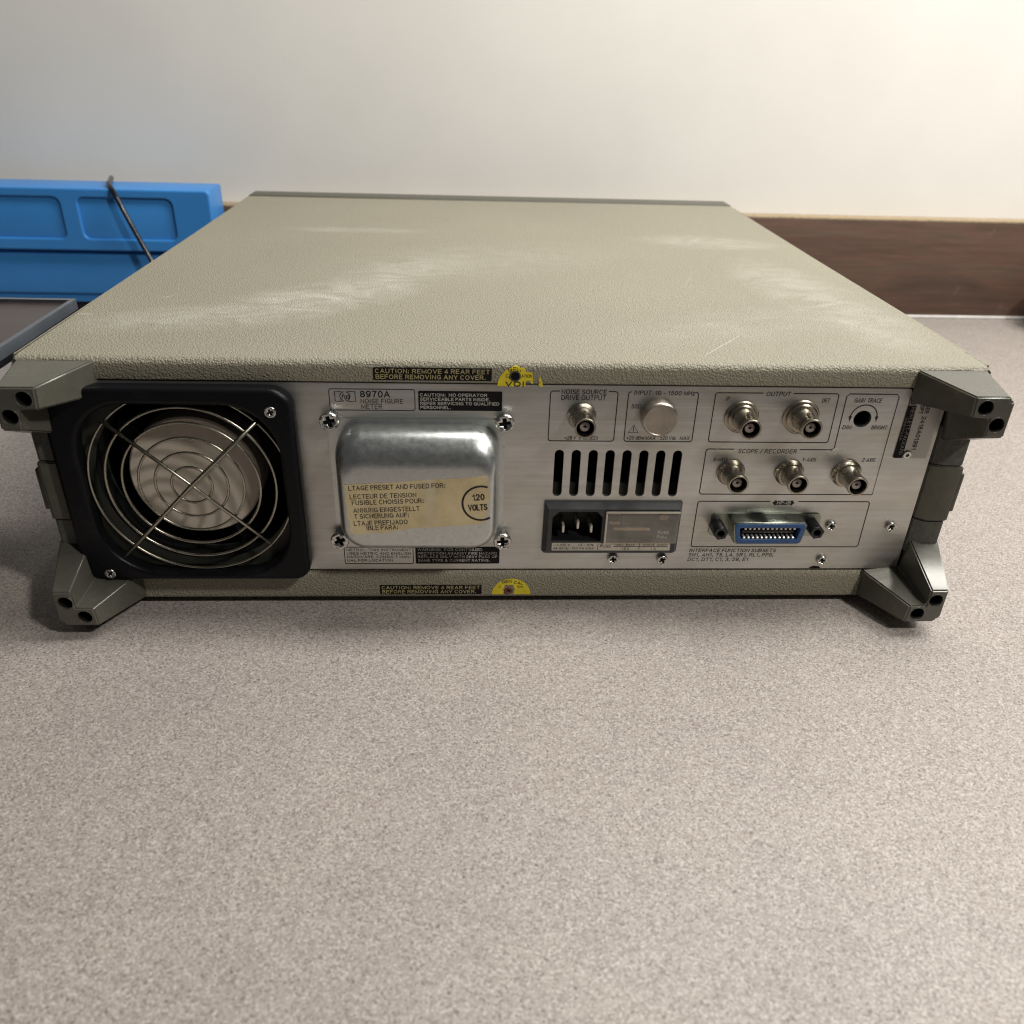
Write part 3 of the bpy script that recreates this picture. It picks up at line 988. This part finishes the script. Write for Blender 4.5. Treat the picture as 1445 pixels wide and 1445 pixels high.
label_box(-42.8, -5.8, 109.4, 118.7, [('CAUTION:  NO OPERATOR', -41.9, -12.6, 116.2), ('SERVICEABLE PARTS INSIDE.', -41.9, -11.3, 114.2),
                                      ('REFER SERVICING TO QUALIFIED', -41.9, -7.2, 112.2), ('PERSONNEL.', -41.9, -28.6, 110.3)], 'white_ink', 'inkbox')
label_box(-80.8, -47.6, 28.4, 37.9, [('METRIC:  THIS INSTRUMENT', -79.6, -48.6, 35.7), ('USES METRIC AND ENGLISH', -79.6, -48.8, 33.7),
                                     ('HARDWARE. CONSULT MAN-', -79.6, -48.6, 31.7), ('UAL FOR LOCATION.', -79.6, -57.0, 29.7)], 'ink', None, 1.25, True)
label_box(-46.5, -5.4, 28.4, 38.2, [('WARNING:  FOR CONTINUED', -45.2, -14.0, 35.9), ('PROTECTION AGAINST FIRE HAZARD', -45.2, -6.8, 33.8),
                                    ('REPLACE ONLY WITH 250V FUSE OF', -45.2, -6.6, 31.8), ('SAME TYPE & CURRENT RATING.', -45.2, -10.2, 29.7)], 'white_ink', 'inkbox')

# caution strips on the two rear lips
for z0, z1, xa, xb, hh in ((123.6, 129.4, -61.9, -10.6, 1.75), (10.3, 16.0, -64.7, -14.0, 1.75)):
    s_ = flat('caution_strip', [rrect(xa, xb, z0, z1, 0.5, 3)], -0.10, M['inkbox'], ROOT)
    letters('CAUTION: REMOVE 4 REAR FEET', xa + 1.0, xb - 1.0, z1 - 2.5, hh, -0.15, M['yellow_ink'], s_, weight=0.16)
    letters('BEFORE REMOVING ANY COVER.', xa + 1.2, xb - 2.8, z0 + 0.7, hh, -0.15, M['yellow_ink'], s_, weight=0.16)


# round yellow seals, torn, following the curve of the lip
def seal(keep, x0, x1, z0, z1, name, step=0.14):
    bm = bmesh.new()
    vv = {}
    nx, nz = int((x1 - x0) / step), int((z1 - z0) / step)

    def vert(i, j):
        if (i, j) not in vv:
            x, z = x0 + i * step, z0 + j * step
            vv[(i, j)] = bm.verts.new((x, lip_y(x, z) - 0.12, z))
        return vv[(i, j)]
    for i in range(nx):
        for j in range(nz):
            if keep(x0 + (i + .5) * step, z0 + (j + .5) * step):
                bm.faces.new((vert(i, j), vert(i + 1, j), vert(i + 1, j + 1), vert(i, j + 1)))
    return link(name, from_bm(bm, name), M['yellow'], ROOT, smooth=True)


def wob(x, z, k):
    return 0.35 * math.sin(1.9 * x + k) + 0.3 * math.sin(2.7 * z + 2 * k)


def keep_top(x, z):
    if math.hypot(x - 1.9, z - 121.0) > 10.0 or z < 121.3:
        return False
    if math.hypot(x + 0.5, z - 126.0) < 2.5 + wob(x, z, 1) * 0.8:
        return False
    if x > 0.6 and z > 130.8 - 0.52 * (x - 0.6) + wob(x, z, 2) and z > 126:
        return False
    if x > 7.4 and x < 10.4 + wob(x, z, 4):
        return False
    if x > 4.2 and z < 123.9 - 0.3 * (x - 4.2) + wob(x, z, 3) and x < 10.4:
        return False
    return True


def keep_low(x, z):
    if math.hypot(x - 0.95, z - 9.9) > 9.8 or z < 10.2:
        return False
    if math.hypot(x + 0.3, z - 12.8) < 3.0 + wob(x, z, 5):
        return False
    if -3.0 < x < 2.2 and z < 11.6 + wob(x, z, 6):
        return False
    return True


s_ = seal(keep_top, -8.4, 12.2, 121.2, 131.4, 'calibration_seal')
ly = lambda x, z: lip_y(x, z) - 0.17
letters('GEN', -3.4, 1.8, 128.3, 1.7, ly, M['ink'], s_, weight=0.19)
letters('C', -4.4, -3.4, 125.4, 1.5, ly, M['ink'], s_)
letters('ATION', 2.4, 6.9, 125.5, 1.3, ly, M['ink'], s_)
letters('VOI', -4.4, 3.4, 121.5, 1.9, ly, M['ink'], s_, weight=0.28)
s_ = seal(keep_low, -9.0, 11.0, 10.0, 20.0, 'calibration_seal')
letters('GEN', -3.6, 0.9, 16.9, 1.5, ly, M['ink'], s_, weight=0.19, rot=8)
letters('CAL', 2.3, 6.6, 16.7, 1.5, ly, M['ink'], s_, weight=0.19, rot=-8)
letters('C', -5.2, -4.2, 14.2, 1.2, ly, M['ink'], s_)
letters('ION', 3.9, 6.6, 14.3, 1.2, ly, M['ink'], s_, rot=-6)
lathe('screw_hole_shade', -0.4, 126.0, [(2.0, -0.02), (2.0, -0.06)], M['matte'], ROOT, 20)  # flat black disc painted on for the dark inside the hole
plate('screw_hole_rim', [circle(-0.4, 126.0, 2.5, 24), circle(-0.4, 126.0, 1.9, 24)], -0.25, 0.3, M['rail'], ROOT)
screw(-0.5, 12.5, 0.0, 2.0, ROOT, 0.5, 0, 30, 'rust')


# ---- BNC sockets
def bnc(x, z, L, rb, kind, lugrot=0):
    e = bpy.data.objects.new('bnc_socket', None)
    e.empty_display_size = 0.01
    COL.objects.link(e)
    e.parent = ROOT
    y0 = 0.3
    if kind == 'washer':
        lathe('washer', x, z, [(rb, y0), (rb, y0 - 0.9), (rb - 0.5, y0 - 1.3), (5, y0 - 1.3)], M['brass'], e, 40)
        lathe('nut', x, z, [(rb - 1.3, y0 - 1.2), (rb - 1.3, y0 - 2.6), (rb - 1.8, y0 - 3.0), (5, y0 - 3.0)], M['nickel'], e, 40)
        yb = y0 - 3.0
    else:
        lathe('flange', x, z, [(rb, y0), (rb, y0 - 1.2), (rb - 0.5, y0 - 1.7), (rb - 1.1, y0 - 3.4), (5, y0 - 3.6)], M['nickel'], e, 40)
        yb = y0 - 3.2
    yf = y0 - L
    lathe('shell', x, z, [(5.2, yb + 0.6), (5.0, yb - 1.4), (4.55, yb - 2.2), (4.55, yf + 2.6), (4.75, yf + 2.2), (4.75, yf + 0.3), (4.5, yf), (3.95, yf), (3.85, yf + 0.4), (3.85, yf + 10)],
          M['nickel'], e, 40, False, False)
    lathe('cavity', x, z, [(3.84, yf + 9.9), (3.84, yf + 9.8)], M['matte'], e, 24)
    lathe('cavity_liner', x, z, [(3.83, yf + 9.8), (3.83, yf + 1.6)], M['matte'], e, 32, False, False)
    plate('insulator', [circle(x, z, 2.25, 28), circle(x, z, 0.75, 14)], yf + 1.9, 7.5, M['insul'], e, 0.25, 2, 50)
    lathe('contact', x, z, [(0.75, yf + 7), (0.75, yf + 3.2)], M['rust'], e, 14)
    for s in (1, -1):
        bm = bmesh.new()
        cx, cz, yy = x + 0.0, z + s * 4.6, yf + 6.2
        for a, b in ((0.75, 1.5),):
            ring0 = [bm.verts.new((cx + 1.0 * math.cos(2 * math.pi * i / 14), yy + 1.0 * math.sin(2 * math.pi * i / 14), cz - s * 0.4)) for i in range(14)]
            ring1 = [bm.verts.new((cx + 0.95 * math.cos(2 * math.pi * i / 14), yy + 0.95 * math.sin(2 * math.pi * i / 14), cz + s * 0.9)) for i in range(14)]
            for i in range(14):
                bm.faces.new((ring0[i], ring0[(i + 1) % 14], ring1[(i + 1) % 14], ring1[i]))
            bm.faces.new(ring1)
        link('bayonet_lug', from_bm(bm, 'bayonet_lug'), M['nickel'], e, auto=40)
    return e


bnc(30.0, 107.6, 14.5, 6.5, 'flange')
bnc(102.9, 107.8, 15.0, 7.8, 'washer')
bnc(130.3, 108.0, 14.5, 8.3, 'washer')
bnc(102.4, 79.8, 13.5, 6.6, 'flange')
bnc(130.3, 79.8, 13.5, 6.8, 'flange')
bnc(157.9, 79.6, 14.5, 7.0, 'flange')

lathe('dust_cap', 64.5, 108.3, [(8.2, 0.3), (8.2, -5.0), (8.0, -5.7), (7.5, -6.2), (7.1, -6.3), (6.9, -6.15), (0.01, -6.1)], M['cap'], ROOT, 48, True, False)

# ---- mains inlet with fuse window
bm = bmesh.new()
o0 = [(15.0, 36.8), (16.2, 35.6), (80.4, 35.6), (81.6, 36.8), (81.6, 63.9), (15.4, 63.9)]
o1 = [(16.9, 38.2), (17.6, 37.4), (79.0, 37.4), (79.6, 38.2), (79.9, 61.7), (17.4, 61.7)]
for y0_, y1_, pa_, pb_ in ((0.3, -1.0, o0, o0), (-1.0, -4.0, o0, o1)):
    va = [bm.verts.new((x, y0_, z)) for x, z in pa_]
    vb = [bm.verts.new((x, y1_, z)) for x, z in pb_]
    for i in range(6):
        bm.faces.new((va[i], va[(i + 1) % 6], vb[(i + 1) % 6], vb[i]))
bmesh.ops.remove_doubles(bm, verts=bm.verts[:], dist=0.001)
INL = link('power_inlet', from_bm(bm, 'power_inlet'), M['iec'], ROOT)
plate('inlet_face', [o1, [(19.2, 43.8), (19.2, 57.2), (22.2, 60.4), (40.4, 60.4), (43.2, 57.2), (43.2, 43.8)], rrect(45.6, 79.2, 44.6, 60.4, 0.5, 2)],
      -4.02, 1.6, M['iec'], INL)
box('socket_floor', 18, 44.5, 12, 13, 42, 62, M['matte'], INL)
for b in ((18.2, 19.1, -2, 11.9, 43, 61), (43.3, 44.2, -2, 11.9, 43, 61), (19.2, 43.2, -2, 11.9, 42.8, 43.7), (19.2, 43.2, -2, 11.9, 60.5, 61.3)):
    box('socket_wall', *b, M['black'], INL)
for px, pz in ((25.0, 49.3), (32.0, 51.4), (38.6, 49.3)):
    box('inlet_pin', px - 0.6, px + 0.6, -1.5, 11.9, pz - 2.0, pz + 2.0, M['pin'], INL, 0.3)
box('fuse_tray', 45.7, 79.3, 7, 8, 44.7, 60.3, M['iec'], INL)
for a, b, c, d, k_ in ((47.5, 53.0, 50.0, 51.5, 'fuse'), (47.5, 53.0, 55.2, 56.8, 'fuse'), (72, 76.5, 52.6, 55.6, 'fuse'), (53.5, 71, 50.0, 56.5, 'rail'),
                       (56.5, 77, 58.0, 59.2, 'black'), (50, 68, 46.6, 47.6, 'fuse')):
    box('fuse_part', a, b, 1.5, 6.9, c, d, M[k_], INL, 0.3)
WIN = link('fuse_window', plate_mesh([rrect(44.5, 80.0, 43.2, 61.0, 0.7, 3)], -5.0, 0.9, 0.3, 2), M['clear'], ROOT)
for b in ((44.5, 80.0, -5.3, -5.05, 60.0, 61.0), (44.5, 45.4, -5.3, -5.05, 43.2, 59.9)):
    box('window_rim', *b, M['strip'], WIN, 0.08)
letters('FUSE', 70.4, 75.6, 48.9, 1.35, -5.1, M['white_ink'], WIN, weight=0.17)
letters('PULL', 70.3, 75.2, 46.6, 1.35, -5.1, M['white_ink'], WIN, weight=0.17)
LS = flat('rating_strip', [rrect(19.6, 77.5, 38.8, 43.1, 0.3, 2)], -4.10, M['strip'], ROOT)
for t, a, b, z in (('~ LINE V', 20.6, 28.4, 41.4), ('+5 - 10%', 32.4, 39.8, 41.4), ('48-66 Hz', 20.4, 27.8, 39.5), ('150 VA MAX', 29.4, 40.0, 39.5)):
    letters(t, a, b, z, 1.2, -4.15, M['ink'], LS, weight=0.16)
letters('FUSE', 43.2, 48.4, 40.6, 1.3, -4.15, M['ink'], LS)
letters('100V   120V', 50.6, 60.0, 41.5, 1.0, -4.15, M['ink'], LS)
letters('220V   240V', 64.2, 76.0, 41.5, 1.0, -4.15, M['ink'], LS)
letters('1.5 A', 53.8, 57.4, 39.3, 1.2, -4.15, M['ink'], LS)
letters('1 A', 68.0, 70.6, 39.3, 1.2, -4.15, M['ink'], LS)
outline([(49.6, 41.1), (76.4, 41.1)], 0.3, -4.15, M['ink'], LS)
for x, za, zb in ((42.1, 39.2, 43.0), (56.0, 41.1, 43.0), (62.3, 39.4, 43.0), (69.4, 41.1, 43.0)):
    outline([(x, za), (x, zb)], 0.3, -4.15, M['ink'], LS)

# ---- interface connector
def dshape(x0, x1, z0, z1, inset, r):
    return [(x0 + inset, z0), (x1 - inset, z0), (x1 - inset + r, z0 + r * 0.5), (x1, z1 - r), (x1 - r, z1), (x0 + r, z1), (x0, z1 - r), (x0 + inset - r, z0 + r * 0.5)]


CX0, CX1 = 105.2, 141.4
CONN = link('interface_connector', plate_mesh([dshape(CX0, CX1, 45.2, 57.4, 3.2, 1.6), dshape(CX0 + 2.0, CX1 - 2.0, 47.0, 55.6, 2.6, 1.2)], -8.8, 9.2, 0.9, 2), M['ieeeshell'], ROOT, auto=50)
plate('mounting_flange', [rrect(96.5, 151, 45, 57.5, 2.5)], -0.35, 0.66, M['ieeeshell'], CONN)
link('connector_insert', plate_mesh([dshape(CX0 + 0.9, CX1 - 0.9, 45.9, 56.7, 3.0, 1.4), dshape(CX0 + 3.4, CX1 - 3.4, 48.4, 54.6, 1.6, 0.7)], -9.3, 8, 0.35, 2), M['ieeeblue'], CONN, auto=50)
box('insert_floor', CX0 + 2, CX1 - 2, -1.6, -0.8, 47.5, 55.5, M['matte'], CONN)
box('insert_tongue', CX0 + 5.4, CX1 - 5.4, -7.2, -1.7, 50.6, 52.4, M['black'], CONN, 0.2)
for zz in (54.05, 48.95):
    for i in range(12):
        x = 111.5 + i * 2.16
        box('contact', x - 0.55, x + 0.55, -8.9, -1.7, zz - 0.62, zz + 0.50, M['pin'], CONN, 0.18, 1)


def hexstand(x, z, r, L):
    o = plate('jack_standoff', [[(x + r * math.cos(D2R(60 * i + 12)), z + r * math.sin(D2R(60 * i + 12))) for i in range(6)], circle(x, z, r * 0.48, 18)],
              0.3 - L, L, M['black'], ROOT, 0.3, 2)
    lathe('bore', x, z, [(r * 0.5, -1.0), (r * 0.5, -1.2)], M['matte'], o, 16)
    return o


hexstand(99.8, 51.3, 3.6, 9.5)
hexstand(146.6, 51.9, 3.6, 9.5)

# ---- serial plate
SP = flat('serial_plate', [[(178.3, 88.2), (179.0, 87.4), (194.8, 87.4), (194.8, 116), (184, 116), (183.4, 118.4), (178.9, 118.4)]], 0.2, M['plateal'], ROOT)
b_ = flat('black_band', [[(178.5, 88.3), (179.1, 87.6), (183.1, 87.6), (182.9, 118.2), (179.0, 118.2)]], 0.12, M['inkbox'], SP)
flat('emblem_patch', [[(179.2, 113.9), (182.8, 113.9), (182.8, 117.9), (179.2, 117.9)]], 0.07, M['grey_ink'], SP)
outline([(181.0 + 1.25 * math.cos(D2R(a)), 115.9 + 1.25 * math.sin(D2R(a))) for a in range(0, 360, 20)], 0.4, 0.02, M['ink'], SP, True)
letters('hp', 180.5, 182.1, 116.6, 1.3, 0.02, M['ink'], SP, rot=-90, shear=0.3)
letters('HEWLETT-PACKARD', 180.95, 204.6, 113.0, 1.5, 0.07, M['grey_ink'], SP, rot=-90)
letters('MADE IN U.S.A.', 179.3, 190.8, 108.0, 0.9, 0.07, M['grey_ink'], SP, rot=-90)
letters('SER', 187.6, 191.6, 114.3, 1.7, 0.1, M['ink'], SP, rot=-90, weight=0.19)
letters('OPT', 184.9, 188.8, 114.0, 1.7, 0.1, M['ink'], SP, rot=-90, weight=0.19)
letters('2418A01991', 187.0, 203.6, 108.6, 1.9, 0.1, M['ink'], SP, rot=-92, weight=0.19)
plate('rivet', [circle(185.0, 89.4, 2.0, 24), circle(185.0, 89.4, 0.75, 12)], -0.5, 0.8, M['screw'], SP, 0.35, 3, 60)
plate('rivet', [circle(185.4, 116.8, 2.0, 24), circle(185.4, 116.8, 0.75, 12)], -0.5, 0.8, M['screw'], SP, 0.35, 3, 60)

# ---- side rails between the feet
for s in (1, -1):
    def rp(k=0.0, a=203.0):
        p = [(197.2, 0.2), (a, -3.4 - k), (211.6 + k, -3.4 - k), (212.4 + k, -2.6 - k), (212.4 + k, 25), (197.2, 25)]
        return [(s * x, y) for x, y in p]
    box('rail_back', *sorted((s * 197.4, s * 205.8)), 2, 60, 25.2, 122, M['matte'], ROOT)
    prism('side_rail', rp(-0.5), 84.9, 104, M['railtex'], ROOT, 'Z', 0.5)
    prism('side_rail', rp(-0.5), 36, 55.0, M['railtex'], ROOT, 'Z', 0.5)
    cap_ = prism('strap_cap', rp(0.25), 55.3, 84.6, M['rail'], ROOT, 'Z', 0.6)
    box('cap_grip', *sorted((s * 212.9, s * 215.2)), -1.8, 22, 59.5, 80.3, M['rail'], cap_, 0.8, 2)


# ---- corner feet: a pair of tapering arms meeting in a drilled tip
def foot(sx, sz):
    base = [(213.0, 9.6), (179.3, 9.6), (179.3, 24.6), (197.6, 26.4), (198.6, 43.0), (213.0, 43.0)]
    tip = [(209.3, 11.7), (191.8, 11.6), (192.6, 21.2), (200.4, 21.4), (200.9, 30.2), (209.3, 30.2)]
    fx = lambda p: s_x * p[0]
    s_x = sx
    zc = lambda z: z if sz < 0 else 140.4 - z
    bm = bmesh.new()
    b0 = [bm.verts.new((fx(p), 1.5, zc(p[1]))) for p in base]
    b1 = [bm.verts.new((fx(p), -0.8, zc(p[1]))) for p in base]
    t0 = [bm.verts.new((fx(p), -26.5, zc(p[1]))) for p in tip]
    n = 6
    bm.faces.new(b0)
    bm.faces.new(t0)
    for i in range(n):
        j = (i + 1) % n
        bm.faces.new((b0[i], b0[j], b1[j], b1[i]))
        bm.faces.new((b1[i], b1[j], t0[j], t0[i]))
    bmesh.ops.recalc_face_normals(bm, faces=bm.faces)
    corner = [e for e in bm.edges if {e.verts[0], e.verts[1]} == {b1[0], t0[0]}]
    bmesh.ops.bevel(bm, geom=corner, offset=2.2, segments=3, affect='EDGES')
    bmesh.ops.bevel(bm, geom=[e for e in bm.edges if len(e.link_faces) == 2 and e.calc_face_angle(0) > D2R(22)], offset=0.7, segments=3, affect='EDGES')
    me = from_bm(bm, 'corner_foot')
    bmc = bmesh.new()
    hs = [(204.4, 24.4), (197.2, 16.6)]
    for hx, hz in hs:
        lathe_bm(bmc, sx * hx, zc(hz), [(3.35, -12), (3.35, -28)], 28)
        lathe_bm(bmc, sx * hx, zc(hz), [(3.3, -25.9), (4.1, -26.9)], 28) if False else None
    cme = from_bm(bmc, 'cut')
    oa = bpy.data.objects.new('a', me)
    oc = bpy.data.objects.new('c', cme)
    COL.objects.link(oa)
    COL.objects.link(oc)
    md = oa.modifiers.new('b', 'BOOLEAN')
    md.operation = 'DIFFERENCE'
    md.object = oc
    md.solver = 'EXACT'
    bpy.context.view_layer.update()
    dg = bpy.context.evaluated_depsgraph_get()
    out = bpy.data.meshes.new_from_object(oa.evaluated_get(dg))
    bpy.data.objects.remove(oa)
    bpy.data.objects.remove(oc)
    out.materials.clear()
    o = link('corner_foot', out, M['foot'], ROOT, auto=28)
    for hx, hz in hs:
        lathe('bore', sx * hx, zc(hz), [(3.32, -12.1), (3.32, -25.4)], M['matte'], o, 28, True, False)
        plate('bore_rim', [circle(sx * hx, zc(hz), 3.75, 28), circle(sx * hx, zc(hz), 3.3, 28)], -26.62, 0.3, M['foot'], o, 0.12, 1)
    return o


for sx in (1, -1):
    for sz in (1, -1):
        foot(sx, sz)

# ------------------------------------------------------------------ neighbours on the counter
NB = empty('raised_tray', (-0.40, 0.03, 0), 'thin dark plum tray with grey metal rim raised beside the left end of the instrument', 'tray')
NB2 = Matrix.Translation((0.40, -0.03, 0))


def np_(o):
    o.matrix_parent_inverse = NB2
    return o


np_(box('tray_base', -620, -217.5, -149, 77.5, 126.5, 130.5, M['black'], NB, 1.0))  # near end lengthened out of view to shade the gap below
np_(box('added_shade_stand', -612, -300, -130, 76, 4.1, 126.4, M['brown'], NB, 1.5))  # unseen stand, added to darken the gap beside it and tint it brown
np_(plate('trim_frame', [rrect(-621, -216.6, -150, 78.5, 0.6, 2), rrect(-612, -219.0, -145, 75.5, 0.6, 2)], 0, 1, M['trim'], NB))
fr = NB.children[-1]
for v in fr.data.vertices:      # lay the frame flat: it was built upright
    x, y, z = v.co
    v.co = (x, z - DZ * mm, (132.9 + DZ) * mm + (0.5 * mm - y) * 5.0)
np_(box('top_panel', -612.2, -218.8, -145.2, 75.7, 130.6, 134.3, M['plum'], NB, 0.5))

BIN = empty('plastic_bin', (-0.44, 0.5, 0), 'shallow blue plastic bin with ribbed front standing against the backsplash', 'plastic bin')
BI2 = Matrix.Translation((0.44, -0.5, 0))


def bp_(o):
    o.matrix_parent_inverse = BI2
    return o


bp_(box('lower_body', -700, -262, 476, 521, 29.5, 70.6, M['blue'], BIN, 3, 3))
bp_(box('bottom_rim', -694, -268, 479, 521, 21.5, 29.3, M['blue'], BIN, 1.5, 2))
bp_(box('bin_gap_shade', -690, -274, 484, 520, 4.1, 21.3, M['black'], BIN, 1))  # black block added for the shade in the gap under the bin
bp_(plate('upper_body', [rrect(-702, -260, 72.6, 128, 4, 4), rrect(-380, -295, 83.5, 120, 6, 5), rrect(-490, -396, 83.5, 120, 6, 5), rrect(-600, -506, 83.5, 120, 6, 5)], 470, 8, M['blue'], BIN, 1.6, 3, 50))
bp_(box('recess_panel', -700, -262, 472.6, 521, 72.8, 127.6, M['blue'], BIN, 2, 2))

CAB = tube('cable', [(-372, 524.6, 70), (-370, 524.6, 110), (-368, 523.5, 126), (-363, 516, 131.2), (-352, 480, 130.8), (-343, 464, 127), (-337, 461, 114), (-328, 459, 92), (-316, 455, 66), (-303, 448, 40), (-290, 436, 16), (-276, 420, 7), (-250, 400, 7)],
           2.3, M['cable'], None, False, 10)
CAB['label'] = 'glossy black cable hanging down in front of the blue bin'
CAB['category'] = 'cable'

POT = lathe('pot', 0, 0, [(22, 0), (24, 6), (34, 18), (36, 30), (30, 40), (22, 44), (20, 43), (28, 32), (30, 22), (0.01, 8)], M['pot'], None, 40, True, False)
for v in POT.data.vertices:
    x, y, z = v.co
    v.co = (x, z - DZ * mm, y)
POT.location = (0.607, 0.488, 0.0002)
POT['label'] = 'round dark brown pot on the counter near the walnut backsplash'
POT['category'] = 'pot'
